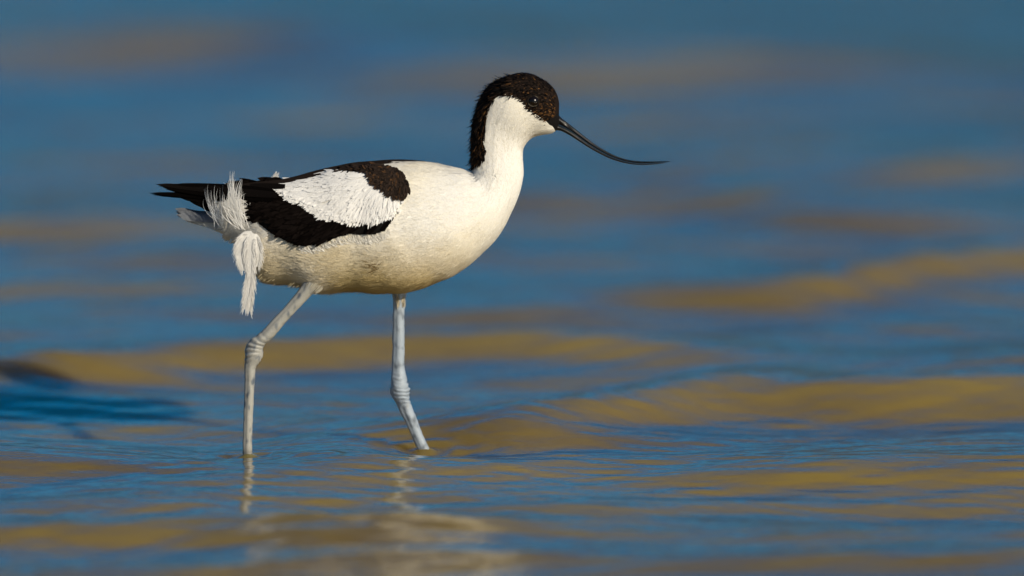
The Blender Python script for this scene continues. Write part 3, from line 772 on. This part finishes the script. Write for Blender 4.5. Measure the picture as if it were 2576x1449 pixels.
# ------------------------------------------------------------------ legs
def make_leg(edge, y0, y1, seed, joint, rearscale):
    """edge rows: left x, left y, right x, right y. y in metres from hip to water"""
    n, nv = 360, 28
    q = cr(edge, n); t = np.linspace(0, 1, n)
    cx, cy = (q[:, 0] + q[:, 2]) / 2, (q[:, 1] + q[:, 3]) / 2
    rx, ry = (q[:, 2] - q[:, 0]) / 2, (q[:, 3] - q[:, 1]) / 2
    rad = np.hypot(rx, ry)
    tv = np.linspace(0, 2 * math.pi, nv, endpoint=False)
    c = np.cos(tv)[None]; s = np.sin(tv)[None]
    jn = np.exp(-((cy - joint) / 42) ** 2)[:, None]
    ring_ = np.sin(cy[:, None] / 1.75 + 1.6 * np.sin(tv[None] * 2 + cy[:, None] / 21) + 2.2 * vnoise(cy[:, None] / 14, tv[None] * 1.5, 0, seed + 4)) * np.clip(.5 + .8 * vnoise(cy[:, None] / 11, tv[None] * 2.2, 3, seed + 5), 0, 1)
    wrk = 1 + jn * .075 * ring_ + jn * .10 * vnoise(cy[:, None] / 9, tv[None] * 1.6, 5, seed + 6) + .045 * vnoise(cy[:, None] / 7, tv[None] * 2, 0, seed) + .02 * vnoise(cy[:, None] / 2.5, tv[None] * 5, 0, seed + 9)
    # two shallow grooves beside the tendon at the back of the shank
    wrk = wrk - (.14 * np.exp(-((tv[None] - 4.15) / .22) ** 2) + .14 * np.exp(-((tv[None] - 2.13) / .22) ** 2)) * (1 - jn)
    px = cx[:, None] + rx[:, None] * c * wrk; py = cy[:, None] + ry[:, None] * c * wrk
    yy = (y0 + (y1 - y0) * t)[:, None] - .86 * rad[:, None] * s * S * wrk
    Vl = P3(px, py, yy).reshape(-1, 3)
    n1 = vnoise(px / 9, py / 22, yy * 300, seed + 1); n2 = vnoise(px / 4, py / 7, yy * 500, seed + 2)
    base = np.array([[.31, .305, .28], [.29, .34, .40]][int(seed > 5)]); mud = np.array([[.27, .19, .10], [.33, .28, .20]][int(seed > 5)]); dark = np.array([.09, .11, .14])
    m_ = np.clip(.35 + .6 * n1 + .35 * n2 - .35 * seed % 2, 0, 1)[..., None]
    cl = base * (1 - m_) + mud * m_
    d_ = (np.clip(vnoise(px / 3.5, py / 8, yy * 700, seed + 11) - .25, 0, 1) * 1.0)[..., None]
    cl = cl * (1 - d_) + dark * d_
    dk = (jn * np.clip(-ring_ - .1, 0, 1) * .85)[..., None]
    cl = cl * (1 - dk) + dark * dk
    wet = np.clip((py - 1126) / 14, 0, 1)[..., None]; cl = cl * (1 - .35 * wet)
    return link_mesh('leg', Vl, grid_faces(n, nv, True), M_SKIN, bird, cl.reshape(-1, 3))
make_leg([(772,690,806,712),(757,722,788,738),(722,766,746,783),(686,804,712,820),(652,840,686,851),(632,853,669,866),(621,868,664,875),(617,888,663,890),
          (615.5,903,656,908),(616,920,646,922),(616.5,950,642,952),(615,1000,639,1002),(612.5,1060,636,1062),(611,1120,634.5,1120),(610.5,1165,636,1165),(610,1260,636,1260)], -.022, -.018, 3, 880, 1)
make_leg([(984,705,1026,705),(986,735,1023,735),(988,765,1018,765),(987.5,815,1017,815),(986,870,1017,870),(984.5,925,1017.5,925),(982,955,1023,955),(981,980,1027,976),(985,999,1029,994),
          (993,1016,1031,1010),(1004,1036,1036,1026),(1018,1063,1046,1052),(1030,1090,1057,1080),(1044,1120,1069,1110),(1058,1148,1083,1138),(1095,1220,1120,1210)], .016, .018, 8, 978, 1)
# feathered top of the far leg
ft = Soup(); fr = np.random.default_rng(15)
for k in range(16):
    x0 = fr.uniform(986, 1024); yb = .016 / S + fr.uniform(-14, 14)
    plume(ft, [(x0, 722, yb), (x0 + .3 * (1004 - x0), 738, yb), (x0 + .35 * (1004 - x0), 750, yb), (x0 + .4 * (1004 - x0), fr.uniform(758, 776), yb)], [3, 5, 4, 2], 40, 950 + k, spread=.3, bw=1.6, col=(.60, .53, .40))
n_ = 150; q_ = fr.uniform(-1, 1, n_); zz = -.022 / S + np.sqrt(1 - q_ ** 2) * fr.choice([-15, 13], n_)
p0 = np.stack([797 + 18 * q_, 706 + 15 * q_, zz], -1) + fr.normal(0, 2, (n_, 3)); L_ = fr.uniform(12, 34, n_)
p2 = p0 + np.stack([-L_ * .62 - 3 * q_, L_ * .75 - 2 * q_, 0 * L_], -1); p1 = (p0 + p2) / 2 + np.stack([2 * q_, 2 * q_, 0 * q_], -1)
hairs(ft, p0, p1, p2, fr.uniform(1.0, 2.4, n_), (.62, .58, .48), 86)
ft.build('thigh_fluff', M_FLUFF, bird)
